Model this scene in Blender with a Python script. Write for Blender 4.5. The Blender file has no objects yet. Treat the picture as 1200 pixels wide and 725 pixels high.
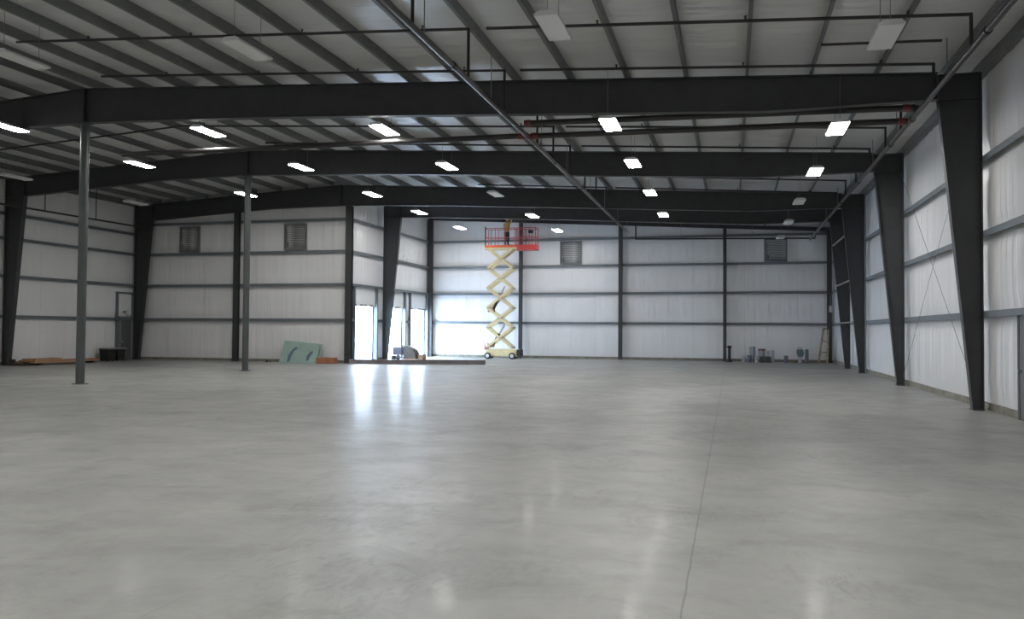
import bpy, math, random
from mathutils import Vector, Matrix
random.seed(7)
col = bpy.context.scene.collection
PI = math.pi

# ------------------------------------------------------------------ layout
XR, XC, XL = 5.72, -19.96, -32.74          # right column line, ridge line, left column line
Y1, Y2, Y3, Y4, YE = 21.5, 30.6, 39.2, 43.87, 51.4
YF = -7.0                                   # front wall behind the camera
XJ = -19.74                                 # inner (jog) wall face
SL = 0.0548; HE = 8.0
HR = HE + SL*(XR-XC)
PX, PXL, PYE = XR+.2, XL-.2, YE+.2          # inner faces of the wall lining
PYA = Y3+.45
CURB = .16; PD = .27
G = [2.29, 4.18, 5.95]
def top(X):                                 # top of rafters
    return HE+SL*(XR-X) if X > XC else HR-SL*(XC-X)
BOT = [(-31.6,7.86),(-28.7,8.02),(-24,8.28),(-20,8.32),(-13.8,8.1),(-8.3,7.83),(0.9,7.36),(4.78,7.4)]
def bot(X):
    for (a,za),(b,zb) in zip(BOT, BOT[1:]):
        if a <= X <= b: return za+(zb-za)*(X-a)/(b-a)
    return BOT[0][1] if X < 0 else BOT[-1][1]

# ------------------------------------------------------------------ materials
def mat(name, color, rough=.6, metal=0, spec=.5, emit=None, es=0, noise=None, bump=None, coat=0, coatr=.1):
    m = bpy.data.materials.new(name); m.use_nodes = True
    nt = m.node_tree; b = nt.nodes['Principled BSDF']
    b.inputs['Base Color'].default_value = (*color, 1)
    b.inputs['Roughness'].default_value = rough; b.inputs['Metallic'].default_value = metal
    b.inputs['Specular IOR Level'].default_value = spec
    b.inputs['Coat Weight'].default_value = coat; b.inputs['Coat Roughness'].default_value = coatr
    if emit: b.inputs['Emission Color'].default_value = (*emit, 1); b.inputs['Emission Strength'].default_value = es
    tc = nt.nodes.new('ShaderNodeTexCoord')
    if noise:                                # (scale, amount, stretch)
        mp = nt.nodes.new('ShaderNodeMapping'); mp.inputs['Scale'].default_value = noise[2] if len(noise) > 2 else (1,1,1)
        n = nt.nodes.new('ShaderNodeTexNoise'); n.inputs['Scale'].default_value = noise[0]; n.inputs['Detail'].default_value = 4
        r = nt.nodes.new('ShaderNodeValToRGB'); a = noise[1]
        r.color_ramp.elements[0].position = .3; r.color_ramp.elements[1].position = .7
        r.color_ramp.elements[0].color = (*[c*(1-a) for c in color],1); r.color_ramp.elements[1].color = (*[min(1,c*(1+a)) for c in color],1)
        nt.links.new(tc.outputs['Object'], mp.inputs[0]); nt.links.new(mp.outputs[0], n.inputs[0])
        nt.links.new(n.outputs[0], r.inputs[0]); nt.links.new(r.outputs[0], b.inputs['Base Color'])
    if bump:                                 # (scale, strength, distance, stretch)
        mp = nt.nodes.new('ShaderNodeMapping'); mp.inputs['Scale'].default_value = bump[3] if len(bump) > 3 else (1,1,1)
        n = nt.nodes.new('ShaderNodeTexNoise'); n.inputs['Scale'].default_value = bump[0]; n.inputs['Detail'].default_value = 3
        bp = nt.nodes.new('ShaderNodeBump'); bp.inputs['Strength'].default_value = bump[1]; bp.inputs['Distance'].default_value = bump[2]
        nt.links.new(tc.outputs['Object'], mp.inputs[0]); nt.links.new(mp.outputs[0], n.inputs[0])
        nt.links.new(n.outputs[0], bp.inputs['Height']); nt.links.new(bp.outputs[0], b.inputs['Normal'])
    return m
M = dict(
 frame = mat('charcoal_primer', (.038,.040,.042), .5, noise=(3,.15), bump=(30,.1,.002)),
 post = mat('grey_post_paint', (.062,.070,.072), .38, noise=(3,.1)),
 girt = mat('grey_girt_paint', (.13,.15,.165), .5, noise=(2,.1)),
 purlin = mat('purlin_primer', (.15,.158,.158), .5, noise=(2,.12)),
 pipe = mat('black_pipe', (.022,.020,.020), .4, noise=(4,.2)),
 mainpipe = mat('brown_black_pipe', (.042,.036,.034), .3, noise=(6,.3)),
 red = mat('red_fitting', (.16,.035,.03), .45),
 wire = mat('galvanised_wire', (.22,.22,.22), .4, .6),
 curb = mat('curb_concrete', (.20,.19,.155), .85, noise=(4,.25), bump=(40,.3,.01)),
 housing = mat('white_enamel', (.6,.6,.6), .4),
 diff_off = mat('frosted_diffuser', (.78,.78,.76), .35),
 diff_on = mat('lit_diffuser', (.9,.9,.9), .4, emit=(1,.985,.955), es=62),
 louver = mat('louver_grey', (.23,.24,.235), .5, noise=(5,.1)),
 blade = mat('louver_blade', (.21,.215,.205), .5, noise=(5,.1)),
 louver_dark = mat('louver_frame', (.15,.16,.165), .5),
 door = mat('grey_door_paint', (.10,.10,.10), .5, noise=(3,.1)),
 cream = mat('lift_cream_paint', (.62,.52,.30), .4, noise=(5,.08)),
 liftred = mat('lift_red_paint', (.45,.045,.045), .4),
 liftorange = mat('lift_orange_red', (.72,.10,.03), .4),
 liftpink = mat('lift_faded_red', (.50,.07,.07), .45),
 black = mat('black_plastic', (.012,.012,.013), .45, noise=(8,.3)),
 rubber = mat('tyre_rubber', (.03,.03,.03), .8),
 steel = mat('bare_steel', (.45,.45,.45), .3, .9),
 lightwood = mat('tan_lumber', (.38,.24,.14), .75, noise=(3,.3,(1,8,8)), bump=(20,.2,.004)),
 orangewood = mat('orange_lumber', (.38,.20,.11), .75, noise=(3,.3,(8,1,8))),
 darkwood = mat('dark_sleeper', (.045,.03,.022), .85, noise=(5,.3)),
 redwood = mat('red_brown_block', (.36,.13,.07), .75, noise=(5,.3)),
 teal = mat('teal_board', (.29,.41,.37), .6, noise=(2,.12)),
 tealedge = mat('teal_board_edge', (.20,.30,.26), .7),
 navy = mat('navy_print', (.10,.15,.19), .6),
 beam = mat('lying_beam_paint', (.30,.27,.29), .5, noise=(3,.2)),
 bucket = mat('white_bucket', (.55,.56,.57), .45),
 bluebucket = mat('blue_grey_bucket', (.17,.18,.24), .5),
 green = mat('dark_green_plastic', (.045,.07,.058), .55),
 bluegrey = mat('blue_grey_sheet', (.32,.36,.40), .5),
 ladderyel = mat('ladder_tan_rail', (.33,.25,.15), .6,noise=(9,.4)),
 cardboard = mat('brown_cardboard', (.30,.20,.14), .85),
 tarp = mat('olive_grey_wrap', (.11,.10,.085), .7, bump=(9,.5,.03)),
 skin = mat('skin', (.45,.25,.17), .55),
 jacket = mat('tan_work_jacket', (.42,.26,.09), .85, bump=(25,.4,.01)),
 trousers = mat('black_trousers', (.018,.018,.022), .85),
 helmet = mat('yellow_helmet', (.62,.46,.08), .35),
 snow = mat('pale_ground', (.72,.75,.80), .9, noise=(.5,.08)),
)
def vinyl(name, c, seam_axis, seam, wr):
    """white vinyl insulation facing: seam lines, wrinkles; seam_axis 0/1 = object x / y"""
    m = bpy.data.materials.new(name); m.use_nodes = True; nt = m.node_tree; b = nt.nodes['Principled BSDF']
    N, L = nt.nodes.new, nt.links.new
    b.inputs['Roughness'].default_value = .3; b.inputs['Specular IOR Level'].default_value = .5
    tc = N('ShaderNodeTexCoord'); sp = N('ShaderNodeSeparateXYZ'); L(tc.outputs['Object'], sp.inputs[0])
    d = N('ShaderNodeMath'); d.operation='DIVIDE'; L(sp.outputs[seam_axis], d.inputs[0]); d.inputs[1].default_value = seam
    fr = N('ShaderNodeMath'); fr.operation='FRACT'; L(d.outputs[0], fr.inputs[0])
    s = N('ShaderNodeMath'); s.operation='SUBTRACT'; L(fr.outputs[0], s.inputs[0]); s.inputs[1].default_value=.5
    ab = N('ShaderNodeMath'); ab.operation='ABSOLUTE'; L(s.outputs[0], ab.inputs[0])
    ramp = N('ShaderNodeValToRGB'); L(ab.outputs[0], ramp.inputs[0])
    ramp.color_ramp.elements[0].position=.004; ramp.color_ramp.elements[0].color=(.86,.86,.86,1)
    ramp.color_ramp.elements[1].position=.010; ramp.color_ramp.elements[1].color=(1,1,1,1)
    n = N('ShaderNodeTexNoise'); n.inputs['Scale'].default_value=.6; n.inputs['Detail'].default_value=3; L(tc.outputs['Object'], n.inputs[0])
    r2 = N('ShaderNodeValToRGB'); L(n.outputs[0], r2.inputs[0])
    r2.color_ramp.elements[0].position=.3; r2.color_ramp.elements[0].color=(*[k*.94 for k in c],1)
    r2.color_ramp.elements[1].position=.7; r2.color_ramp.elements[1].color=(*c,1)
    mx = N('ShaderNodeMix'); mx.data_type='RGBA'; mx.blend_type='MULTIPLY'; mx.inputs[0].default_value=1
    L(r2.outputs[0], mx.inputs[6]); L(ramp.outputs[0], mx.inputs[7]); L(mx.outputs[2], b.inputs['Base Color'])
    mp = N('ShaderNodeMapping'); mp.inputs['Scale'].default_value = wr; L(tc.outputs['Object'], mp.inputs[0])
    n2 = N('ShaderNodeTexNoise'); n2.inputs['Scale'].default_value=1; n2.inputs['Detail'].default_value=3; L(mp.outputs[0], n2.inputs[0])
    bp = N('ShaderNodeBump'); bp.inputs['Strength'].default_value=.85; bp.inputs['Distance'].default_value=.07
    L(n2.outputs[0], bp.inputs['Height']); L(bp.outputs[0], b.inputs['Normal'])
    return m
M['lining_x'] = vinyl('vinyl_lining_back', (.74,.74,.75), 0, 1.525, (2.6,2.6,.25))
M['lining_y'] = vinyl('vinyl_lining_side', (.77,.77,.775), 1, 1.525, (3.6,3.6,.12))
M['lining_roof'] = vinyl('vinyl_lining_roof', (.66,.66,.65), 1, 1.83, (.5,2.6,1))

def floor_mat():
    m = bpy.data.materials.new('polished_concrete'); m.use_nodes = True; nt = m.node_tree; b = nt.nodes['Principled BSDF']
    N, L = nt.nodes.new, nt.links.new
    tc = N('ShaderNodeTexCoord')
    def noise(scale, detail, stretch=(1,1,1), rough=.55, dist=0):
        mp = N('ShaderNodeMapping'); mp.inputs['Scale'].default_value = stretch; L(tc.outputs['Object'], mp.inputs[0])
        n = N('ShaderNodeTexNoise'); n.inputs['Scale'].default_value=scale; n.inputs['Detail'].default_value=detail
        n.inputs['Roughness'].default_value=rough; n.inputs['Distortion'].default_value=dist
        L(mp.outputs[0], n.inputs[0]); return n.outputs[0]
    def ramp(src, p0, c0, p1, c1):
        r = N('ShaderNodeValToRGB'); L(src, r.inputs[0]); e = r.color_ramp.elements
        e[0].position=p0; e[0].color=(*c0,1); e[1].position=p1; e[1].color=(*c1,1); return r.outputs[0]
    def mul(a, b_, f=1):
        x = N('ShaderNodeMix'); x.data_type='RGBA'; x.blend_type='MULTIPLY'; x.inputs[0].default_value=f
        L(a, x.inputs[6]); L(b_, x.inputs[7]); return x.outputs[2]
    def math_(op, a, v):
        x = N('ShaderNodeMath'); x.operation = op
        L(a, x.inputs[0])
        if isinstance(v,(int,float)): x.inputs[1].default_value = v
        else: L(v, x.inputs[1])
        return x.outputs[0]
    base = ramp(noise(.28,6,(1,1,1),.6,.4), .3, (.255,.256,.246), .7, (.375,.372,.352))
    fine = ramp(noise(2.2,8,(1,1,1),.7,.8), .3, (.86,.87,.86), .7, (1,1,1))
    swirl = ramp(noise(.7,7,(1.0,1.7,1),.72,.7), .36, (.74,.75,.74), .54, (1,1,1))
    trowel = ramp(noise(5.5,5,(1.6,.7,1),.6,1.2), .34, (.80,.81,.79), .52, (1,1,1))
    mask = ramp(noise(.45,2), .45, (0,0,0), .62, (1,1,1))
    mk = N('ShaderNodeMix'); mk.data_type='RGBA'; L(mask, mk.inputs[0]); mk.inputs[6].default_value=(1,1,1,1); L(trowel, mk.inputs[7])
    c = mul(mul(mul(base, fine), swirl, .7), mk.outputs[2])
    sp = N('ShaderNodeSeparateXYZ'); L(tc.outputs['Object'], sp.inputs[0])
    wob = math_('MULTIPLY', math_('SUBTRACT', noise(3,2), .5), .02)
    xx = math_('ADD', sp.outputs[0], wob)
    def line(x0, w, dark):
        a = math_('ABSOLUTE', math_('SUBTRACT', xx, x0), 0)
        return ramp(a, w*.6, (dark,)*3, w, (1,1,1))
    c = mul(c, line(-.31, .009, .62)); c = mul(c, line(-3.56, .009, .88)); c = mul(c, line(-7.2, .012, .86)); c = mul(c, line(3.2,.01,.9))
    L(c, b.inputs['Base Color'])
    rr = ramp(noise(1.1,6,(1,1,1),.65,.6), .3, (.36,.36,.36), .7, (.52,.52,.52))
    L(rr, b.inputs['Roughness'])
    b.inputs['Specular IOR Level'].default_value = .42
    b.inputs['Coat Weight'].default_value=.03; b.inputs['Coat Roughness'].default_value=.11
    bp2 = N('ShaderNodeBump'); bp2.inputs['Strength'].default_value=.4; bp2.inputs['Distance'].default_value=.01
    L(noise(2.4,3), bp2.inputs['Height']); L(bp2.outputs[0], b.inputs['Coat Normal'])
    bp = N('ShaderNodeBump'); bp.inputs['Strength'].default_value=.12; bp.inputs['Distance'].default_value=.01
    L(noise(5,4), bp.inputs['Height']); L(bp.outputs[0], b.inputs['Normal'])
    return m
M['floor'] = floor_mat()

# ------------------------------------------------------------------ mesh builder
class MB:
    def __init__(s): s.v=[]; s.f=[]; s.sm=[]
    def add(s, vs, fs, smooth=False):
        o=len(s.v); s.v += [tuple(v) for v in vs]
        for f in fs: s.f.append(tuple(i+o for i in f)); s.sm.append(smooth)
        return s
    def box(s, x0,x1,y0,y1,z0,z1):
        vs=[(x,y,z) for x in (x0,x1) for y in (y0,y1) for z in (z0,z1)]
        return s.add(vs,[(0,1,3,2),(4,6,7,5),(0,4,5,1),(2,3,7,6),(0,2,6,4),(1,5,7,3)])
    def cbox(s, x0,x1,y0,y1,z0,z1,b=.02):       # chamfered box
        vs=[];X=(x0,x1);Y=(y0,y1);Z=(z0,z1);idx={}
        for i in (0,1):
            for j in (0,1):
                for k in (0,1):
                    sx,sy,sz=(1,-1)[i],(1,-1)[j],(1,-1)[k]
                    for a in range(3):
                        p=[X[i]+sx*b,Y[j]+sy*b,Z[k]+sz*b]; p[a]=(X[i],Y[j],Z[k])[a]
                        idx[i,j,k,a]=len(vs); vs.append(p)
        f=[]
        for a in range(3):
            o=[q for q in range(3) if q!=a]
            for sgn in (0,1):
                ring=[]
                for (p,q) in ((0,0),(1,0),(1,1),(0,1)):
                    c=[0,0,0]; c[a]=sgn; c[o[0]]=p; c[o[1]]=q; ring.append(idx[c[0],c[1],c[2],a])
                f.append(tuple(ring))
            for p in (0,1):
                for q in (0,1):
                    c0=[0,0,0];c1=[0,0,0]; c0[o[0]]=c1[o[0]]=p; c0[o[1]]=c1[o[1]]=q; c1[a]=1
                    f.append((idx[(*c0,o[0])],idx[(*c1,o[0])],idx[(*c1,o[1])],idx[(*c0,o[1])]))
        for i in (0,1):
            for j in (0,1):
                for k in (0,1): f.append(tuple(idx[i,j,k,a] for a in range(3)))
        return s.add(vs,f)
    def prism(s, poly, axis, a, b):             # polygon extruded along axis from a to b
        n=len(poly)
        def P(p,t): 
            l=list(p); l.insert(axis,t); return tuple(l)
        return s.add([P(p,a) for p in poly]+[P(p,b) for p in poly],
            [tuple(range(n)),tuple(range(2*n-1,n-1,-1))]+[(i,(i+1)%n,(i+1)%n+n,i+n) for i in range(n)])
    def tube(s, p, q, r, r2=None, n=12, cap=True, sm=True):
        p,q=Vector(p),Vector(q); r2=r if r2 is None else r2
        d=(q-p).normalized(); u=d.orthogonal().normalized(); w=d.cross(u)
        vs=[tuple(c+(u*math.cos(2*PI*i/n)+w*math.sin(2*PI*i/n))*rr) for c,rr in ((p,r),(q,r2)) for i in range(n)]
        s.add(vs,[(i,(i+1)%n,(i+1)%n+n,i+n) for i in range(n)],sm)
        if cap: s.add(vs[:n],[tuple(range(n-1,-1,-1))]); s.add(vs[n:],[tuple(range(n))])
        return s
    def path(s, pts, r, n=10):
        for a,b in zip(pts,pts[1:]): s.tube(a,b,r,n=n)
        for p in pts[1:-1]: s.ball(p, r*1.15)
        return s
    def ball(s, c, r, n=10, m=6, sz=1):
        vs=[];f=[]
        for j in range(m+1):
            t=PI*j/m
            for i in range(n): vs.append((c[0]+r*math.sin(t)*math.cos(2*PI*i/n),c[1]+r*math.sin(t)*math.sin(2*PI*i/n),c[2]+r*sz*math.cos(t)))
        for j in range(m):
            for i in range(n): f.append((j*n+i,(j+1)*n+i,(j+1)*n+(i+1)%n,j*n+(i+1)%n))
        return s.add(vs,f,True)
    def lathe(s, prof, c=(0,0,0), n=20):        # prof [(r,z)]
        vs=[(c[0]+r*math.cos(2*PI*i/n),c[1]+r*math.sin(2*PI*i/n),c[2]+z) for r,z in prof for i in range(n)]
        f=[(j*n+i,j*n+(i+1)%n,(j+1)*n+(i+1)%n,(j+1)*n+i) for j in range(len(prof)-1) for i in range(n)]
        s.add(vs,f,True); s.add(vs[:n],[tuple(range(n-1,-1,-1))]); s.add(vs[-n:],[tuple(range(n))]); return s
    def bar(s, p, q, w, t, up=(0,0,1)):         # rectangular bar between points; w across, t along "up"
        p,q=Vector(p),Vector(q); d=(q-p).normalized(); u=Vector(up); sd=d.cross(u).normalized(); u=sd.cross(d).normalized()
        vs=[tuple(c+sd*a*w/2+u*b*t/2) for c in (p,q) for a,b in ((-1,-1),(1,-1),(1,1),(-1,1))]
        return s.add(vs,[(3,2,1,0),(4,5,6,7)]+[(i,(i+1)%4,(i+1)%4+4,i+4) for i in range(4)])
    def build(s, name, m, parent=None, origin=None):
        """verts are in world space; parent (unrotated Empty) location or origin is subtracted"""
        me=bpy.data.meshes.new(name)
        if parent is not None:
            par=parent; off=Vector((0,0,0))
            while par is not None: off+=par.location; par=par.parent
        elif origin is not None: off=Vector(origin)
        else:
            xs,ys,zs=zip(*s.v); off=Vector(((min(xs)+max(xs))/2,(min(ys)+max(ys))/2,min(zs)))
        me.from_pydata([tuple(Vector(v)-off) for v in s.v],[],s.f); me.polygons.foreach_set('use_smooth',s.sm)
        me.update(); 
        import bmesh
        bm=bmesh.new(); bm.from_mesh(me); bmesh.ops.recalc_face_normals(bm,faces=bm.faces); bm.to_mesh(me); bm.free()
        me.materials.append(M[m] if isinstance(m,str) else m)
        o=bpy.data.objects.new(name,me); col.objects.link(o)
        if parent is not None: o.parent=parent
        else: o.location=off
        return o
def thing(name,label,cat,loc,group=None):
    o=bpy.data.objects.new(name,None); col.objects.link(o); o.location=loc; o.empty_display_size=.2
    return tag(o,label,cat,group)
def tag(o,label,cat,group=None):
    o['label']=label; o['category']=cat
    if group: o['group']=group
    return o
def struct(o,label=None,cat=None):
    o['kind']='structure'
    if label: o['label']=label
    if cat: o['category']=cat
    return o
ORD=['first','second','third','fourth','fifth','sixth','seventh','eighth','ninth']

# ------------------------------------------------------------------ floor, ground
f=MB()
FX0,FX1=PXL-.15,PX+.15
f.prism([(FX0,YF),(FX1,YF),(FX1,PYE+.15),(XJ-.15,PYE+.15),(XJ-.15,PYA+.15),(FX0,PYA+.15)],2,-.2,0)
struct(f.build('floor','floor',origin=(0,0,0)),'mottled grey polished concrete floor with a thin saw-cut joint','floor')
g=MB(); g.box(-90,-10,PYA+.2,110,-.35,-.12); struct(g.build('ground','snow',origin=(0,0,0)),'bright pale ground outside the open loading doors','ground')

# ------------------------------------------------------------------ walls
def wall(name, axis, const, out, a0, a1, ztop, zg, openings=(), m='lining_x', step=.305, label=''):
    """axis 0: wall plane x=const running along y; axis 1: plane y=const running along x. out = +-1 outward"""
    us={a0,a1}; k=math.ceil(a0/step)*step
    while k<a1: us.add(round(k,4)); k+=step
    for (o0,o1,h) in openings: us|={o0,o1}
    us=sorted(us); u2=[us[0]]
    for u in us[1:]:
        if u-u2[-1]>.02: u2.append(u)
    us=u2
    keep=[o for op in openings for o in op[:2]]
    us=[min(keep,key=lambda q:abs(q-u)) if keep and min(abs(q-u) for q in keep)<.03 else u for u in us]
    zs=[CURB]; ZT=max(6.6,max(zg)+.04)
    for lim in sorted({h for _,_,h in openings}|set(zg)|{ZT}):
        n=max(1,round((lim-zs[-1])/.16)); zs+=[zs[-1]+(lim-zs[-1])*(i+1)/n for i in range(n)]
    NT=10; V=[];F=[]
    def disp(u,z,zt):
        gz=[CURB]+list(zg)+[zt]; d=0
        for p,q in zip(gz,gz[1:]):
            if p<=z<=q: t=(z-p)/max(q-p,.01); d=.065*min(1,math.sin(PI*t)*1.6)
        sm=abs(((u/1.525)%1)-.5); d*= (.35+.65*min(1,sm/.06))
        rb=.5+.5*math.cos(2*PI*u/.305*0.5); return d*(.8+.2*rb)+.012*math.sin(u*7.3+math.sin(u*2.1)*2)
    for u in us:
        zt=ztop(u)
        for z in zs: V.append((u,z,disp(u,z,zt)))
        for k in range(1,NT+1):
            z=ZT+(zt-ZT)*k/NT; V.append((u,z,disp(u,z,zt) if k<NT else 0))
    R=len(zs)+NT
    mb=MB()
    def P(u,z,d): 
        c=const-out*max(d,0); return (c,u,z) if axis==0 else (u,c,z)
    pts=[P(*v) for v in V]
    for i in range(len(us)-1):
        um=(us[i]+us[i+1])/2
        for j in range(R-1):
            zm=(V[i*R+j][1]+V[i*R+j+1][1])/2
            if any(o0<um<o1 and zm<h for o0,o1,h in openings): continue
            F.append((i*R+j,(i+1)*R+j,(i+1)*R+j+1,i*R+j+1))
    mb.add(pts,F,True)
    # metal siding behind the lining, cut round the openings
    def slab(p,q,z0,z1f):
        c0,c1=sorted((const+out*.02,const+out*.12))
        poly=[(p,z0),(q,z0),(q,z1f(q)),(p,z1f(p))]
        mb.prism(poly,axis,c0,c1)
    edges=sorted({a0,a1,*keep}|({XC} if axis==1 and a0<XC<a1 else set()))
    for p,q in zip(edges,edges[1:]):
        h=[hh for o0,o1,hh in openings if o0<=(p+q)/2<=o1]
        slab(p,q,h[0] if h else 0,ztop)
    return struct(mb.build(name,m,origin=(0,0,0)),label,'wall')
tr=lambda X: top(X)+PD
wR=wall('wall_right',0,PX,1,YF,PYE,lambda u:tr(XR),G,[],'lining_y',label='white vinyl insulated side wall behind the tapered columns on the right')
wL=wall('wall_left',0,PXL,-1,YF,PYA,lambda u:tr(XL),G+[7.1],[],'lining_y',label='white insulated side wall on the far left')
DO=[(40.25,43.0,3.07),(44.35,47.2,3.07),(48.15,51.05,3.07)]
wJ=wall('wall_left_inner',0,XJ,-1,PYA,PYE,lambda u:tr(XJ),G+[7.66],DO,'lining_y',label='short white side wall with the three bright open doors')
wA=wall('wall_recess',1,PYA,1,PXL,XJ-.02,tr,G+[7.66],[],'lining_x',label='white insulated wall with two louvers, left of the open doors')
wB=wall('wall_back',1,PYE,1,XJ,PX,tr,G+[7.66],[],'lining_x',label='white insulated far wall behind the scissor lift')
wF=wall('wall_front',1,YF,-1,PXL,PX,tr,G+[7.66],[],'lining_x',label='insulated front wall behind the camera')

# girts: C sections, parts of their wall
def girt(w, axis, c0, c1, a, b, z):             # from column face c0 out to lining c1
    lo,hi=sorted((c0,c1)); mb=MB()
    s = 1 if c1>c0 else -1
    def bx(p,q,z0,z1):
        p,q=sorted((p,q))
        if axis==0: mb.box(p,q,a,b,z0,z1)
        else: mb.box(a,b,p,q,z0,z1)
    bx(c0,c1,z+.05,z+.06)                       # web (flat)
    bx(c0,c0+s*.008,z-.09,z+.06)                # inner flange turned down
    return mb.build('girt','girt',w)
for z in G: girt(wR,0,XR,PX,YF+.1,YE-.05,z-.02)
for z in G+[7.1]: girt(wL,0,XL,PXL,YF+.1,Y3+.1,z)
for z in G+[7.66]:
    girt(wA,1,Y3+.22,PYA,XL+.1,XJ-.06,z); girt(wB,1,YE,PYE,XJ+.05,XR-.02,z)
    if z>3.1: girt(wJ,0,XJ+.2,XJ,Y3+.3,YE-.15,z)
for a,b in ((Y3+.3,DO[0][0]-.12),(DO[0][1]+.12,DO[1][0]-.12),(DO[1][1]+.12,DO[2][0]-.12)):
    girt(wJ,0,XJ+.2,XJ,a,b,G[0])

# baseboards = exposed concrete foundation curb
def curb(name,x0,x1,y0,y1,h=CURB,label=''): struct(MB().box(x0,x1,y0,y1,0,h).build(name,'curb'),label,'curb')
curb('baseboard_right',PX-.07,PX+.05,YF,PYE,label='exposed concrete foundation curb along the right wall')
curb('baseboard_left',PXL-.05,PXL+.07,YF,PYA,label='exposed concrete foundation curb along the far left wall')
curb('baseboard_recess',PXL+.1,XJ-.05,PYA-.07,PYA+.05,.14,label='foundation curb below the wall with two louvers')
curb('baseboard_back',XJ+.1,PX-.1,PYE-.07,PYE+.05,label='foundation curb along the far wall')
for i,(a,b) in enumerate(((PYA,DO[0][0]-.1),(DO[0][1]+.1,DO[1][0]-.1),(DO[1][1]+.1,DO[2][0]-.1))):
    curb('baseboard_inner_%d'%(i+1),XJ-.05,XJ+.07,a,b,label='short foundation curb %s'%['left of the first open door','between the first and second open doors','between the second and third open doors'][i])

# loading door frames (setting)
for i,(a,b,h) in enumerate(DO):
    t=bpy.data.objects.new('door_%d'%(i+1),None); col.objects.link(t); t.location=(XJ,(a+b)/2,0)
    struct(t,['nearest bright open loading doorway in the short side wall','middle bright open loading doorway, partly behind the tapered column','farthest bright open loading doorway beside the far wall'][i],'doorway')
    for y0,y1 in ((a-.12,a),(b,b+.12)):
        MB().box(XJ-.1,XJ+.2,y0,y1,0,G[1]-.02).build('jamb','girt',t)
    MB().box(XJ-.12,XJ+.06,a,b,h,h+.1).build('header','girt',t)
# man door in the left wall
t=bpy.data.objects.new('door_4',None); col.objects.link(t); t.location=(PXL+.1,38.6,0)
struct(t,'grey metal personnel door in the far left wall near the corner','door')
MB().box(PXL+.02,XL,37.86,37.94,0,G[1]-.4).build('jamb','girt',t); MB().box(PXL+.02,XL,39.06,39.14,0,G[1]-.4).build('jamb','girt',t)
MB().box(PXL+.02,XL,37.94,39.06,G[1]-.48,G[1]-.4).build('header','girt',t)
MB().box(PXL+.09,PXL+.15,38.18,39.0,.02,2.35).box(PXL+.09,PXL+.17,38.3,38.88,1.0,1.03).build('door_leaf','door',t)
fr=MB(); fr.box(PXL+.06,PXL+.18,38.1,38.18,0,2.43).box(PXL+.06,PXL+.18,39.0,39.05,0,2.43).box(PXL+.06,PXL+.18,38.18,39.0,2.35,2.43)
fr.build('door_frame','louver',t)
MB().tube((PXL+.15,38.28,1.02),(PXL+.22,38.28,1.02),.03).build('door_handle','steel',t)
# door edge in the right wall, cut by the frame
t=bpy.data.objects.new('door_5',None); col.objects.link(t); t.location=(PX,18.8,0)
struct(t,'side door in the right wall, only its dark jamb in view','door')
MB().box(PX-.1,PX+.02,19.3,19.42,0,G[0]-.02).build('jamb','frame',t); MB().box(PX-.1,PX+.02,18.2,18.32,0,G[0]-.02).build('jamb','frame',t)
MB().box(PX-.09,PX-.03,18.32,19.3,.01,G[0]-.1).build('door_leaf','door',t)
MB().tube((PX-.09,19.2,1.02),(PX-.16,19.2,1.02),.03).build('door_handle','steel',t)

# ------------------------------------------------------------------ ceiling with purlins
mb=MB(); V=[];F=[]
PR=[-1.12+1.53*k for k in range(-12,5)]; PLs=[XC-.5-1.53*k for k in range(0,9)]
def roofgrid(xs, y0, y1, pl):
    ny=int((y1-y0)/.61); ys=[y0+(y1-y0)*i/ny for i in range(ny+1)]; base=len(mb.v)
    pl=sorted(pl); vs=[]
    for x in xs:
        d=0
        for p,q in zip(pl,pl[1:]):
            if p<=x<=q: d=.05*math.sin(PI*(x-p)/(q-p))**.6
        for y in ys:
            vs.append((x,y,top(x)+PD-d*(.75+.25*math.sin(y*1.7+x))))
    n=len(ys); mb.add(vs,[(i*n+j,(i+1)*n+j,(i+1)*n+j+1,i*n+j+1) for i in range(len(xs)-1) for j in range(ny)],True)
def fx(a,b): n=round((b-a)/.19); return [a+(b-a)*i/n for i in range(n+1)]
roofgrid(fx(XC,PX+.1),YF,PYE+.1,PR+[PX+.1,XC]); roofgrid(fx(PXL-.1,XC),YF,PYA+.1,PLs+[PXL-.1,XC])
# the roof deck above
def deck(x0,x1,y0,y1):
    mb.prism([(x0,top(x0)+PD+.06),(x1,top(x1)+PD+.06),(x1,top(x1)+PD+.16),(x0,top(x0)+PD+.16)],1,y0,y1)
deck(XC,PX+.3,YF-.2,PYE+.3); deck(PXL-.3,XC,YF-.2,PYA+.3)
ceil=struct(mb.build('ceiling','lining_roof',origin=(0,0,0)),'grey-white insulated gable roof lining between dark purlins','ceiling')
def purlin(X,y1):
    z=top(X)+.004; s=1 if X>XC else -1; w=MB()
    w.box(X-.006,X+.006,YF+.1,y1,z,z+PD)
    w.box(*sorted((X,X-s*.075)),YF+.1,y1,z,z+.01); w.box(*sorted((X-s*.075,X-s*.067)),YF+.1,y1,z,z+.025)
    w.box(*sorted((X,X+s*.075)),YF+.1,y1,z+PD-.01,z+PD)
    return w.build('purlin','purlin',ceil)
for X in PR: purlin(X,YE)
for X in PLs:
    if X>XL-.1: purlin(X,Y3+.1)
MB().box(XR-.02,XR+.18,YF+.1,YE,HE-.03,HE+PD).build('eave_strut','purlin',ceil)
MB().box(XL-.18,XL+.02,YF+.1,Y3+.1,top(XL)-.03,top(XL)+PD).build('eave_strut','purlin',ceil)

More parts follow.
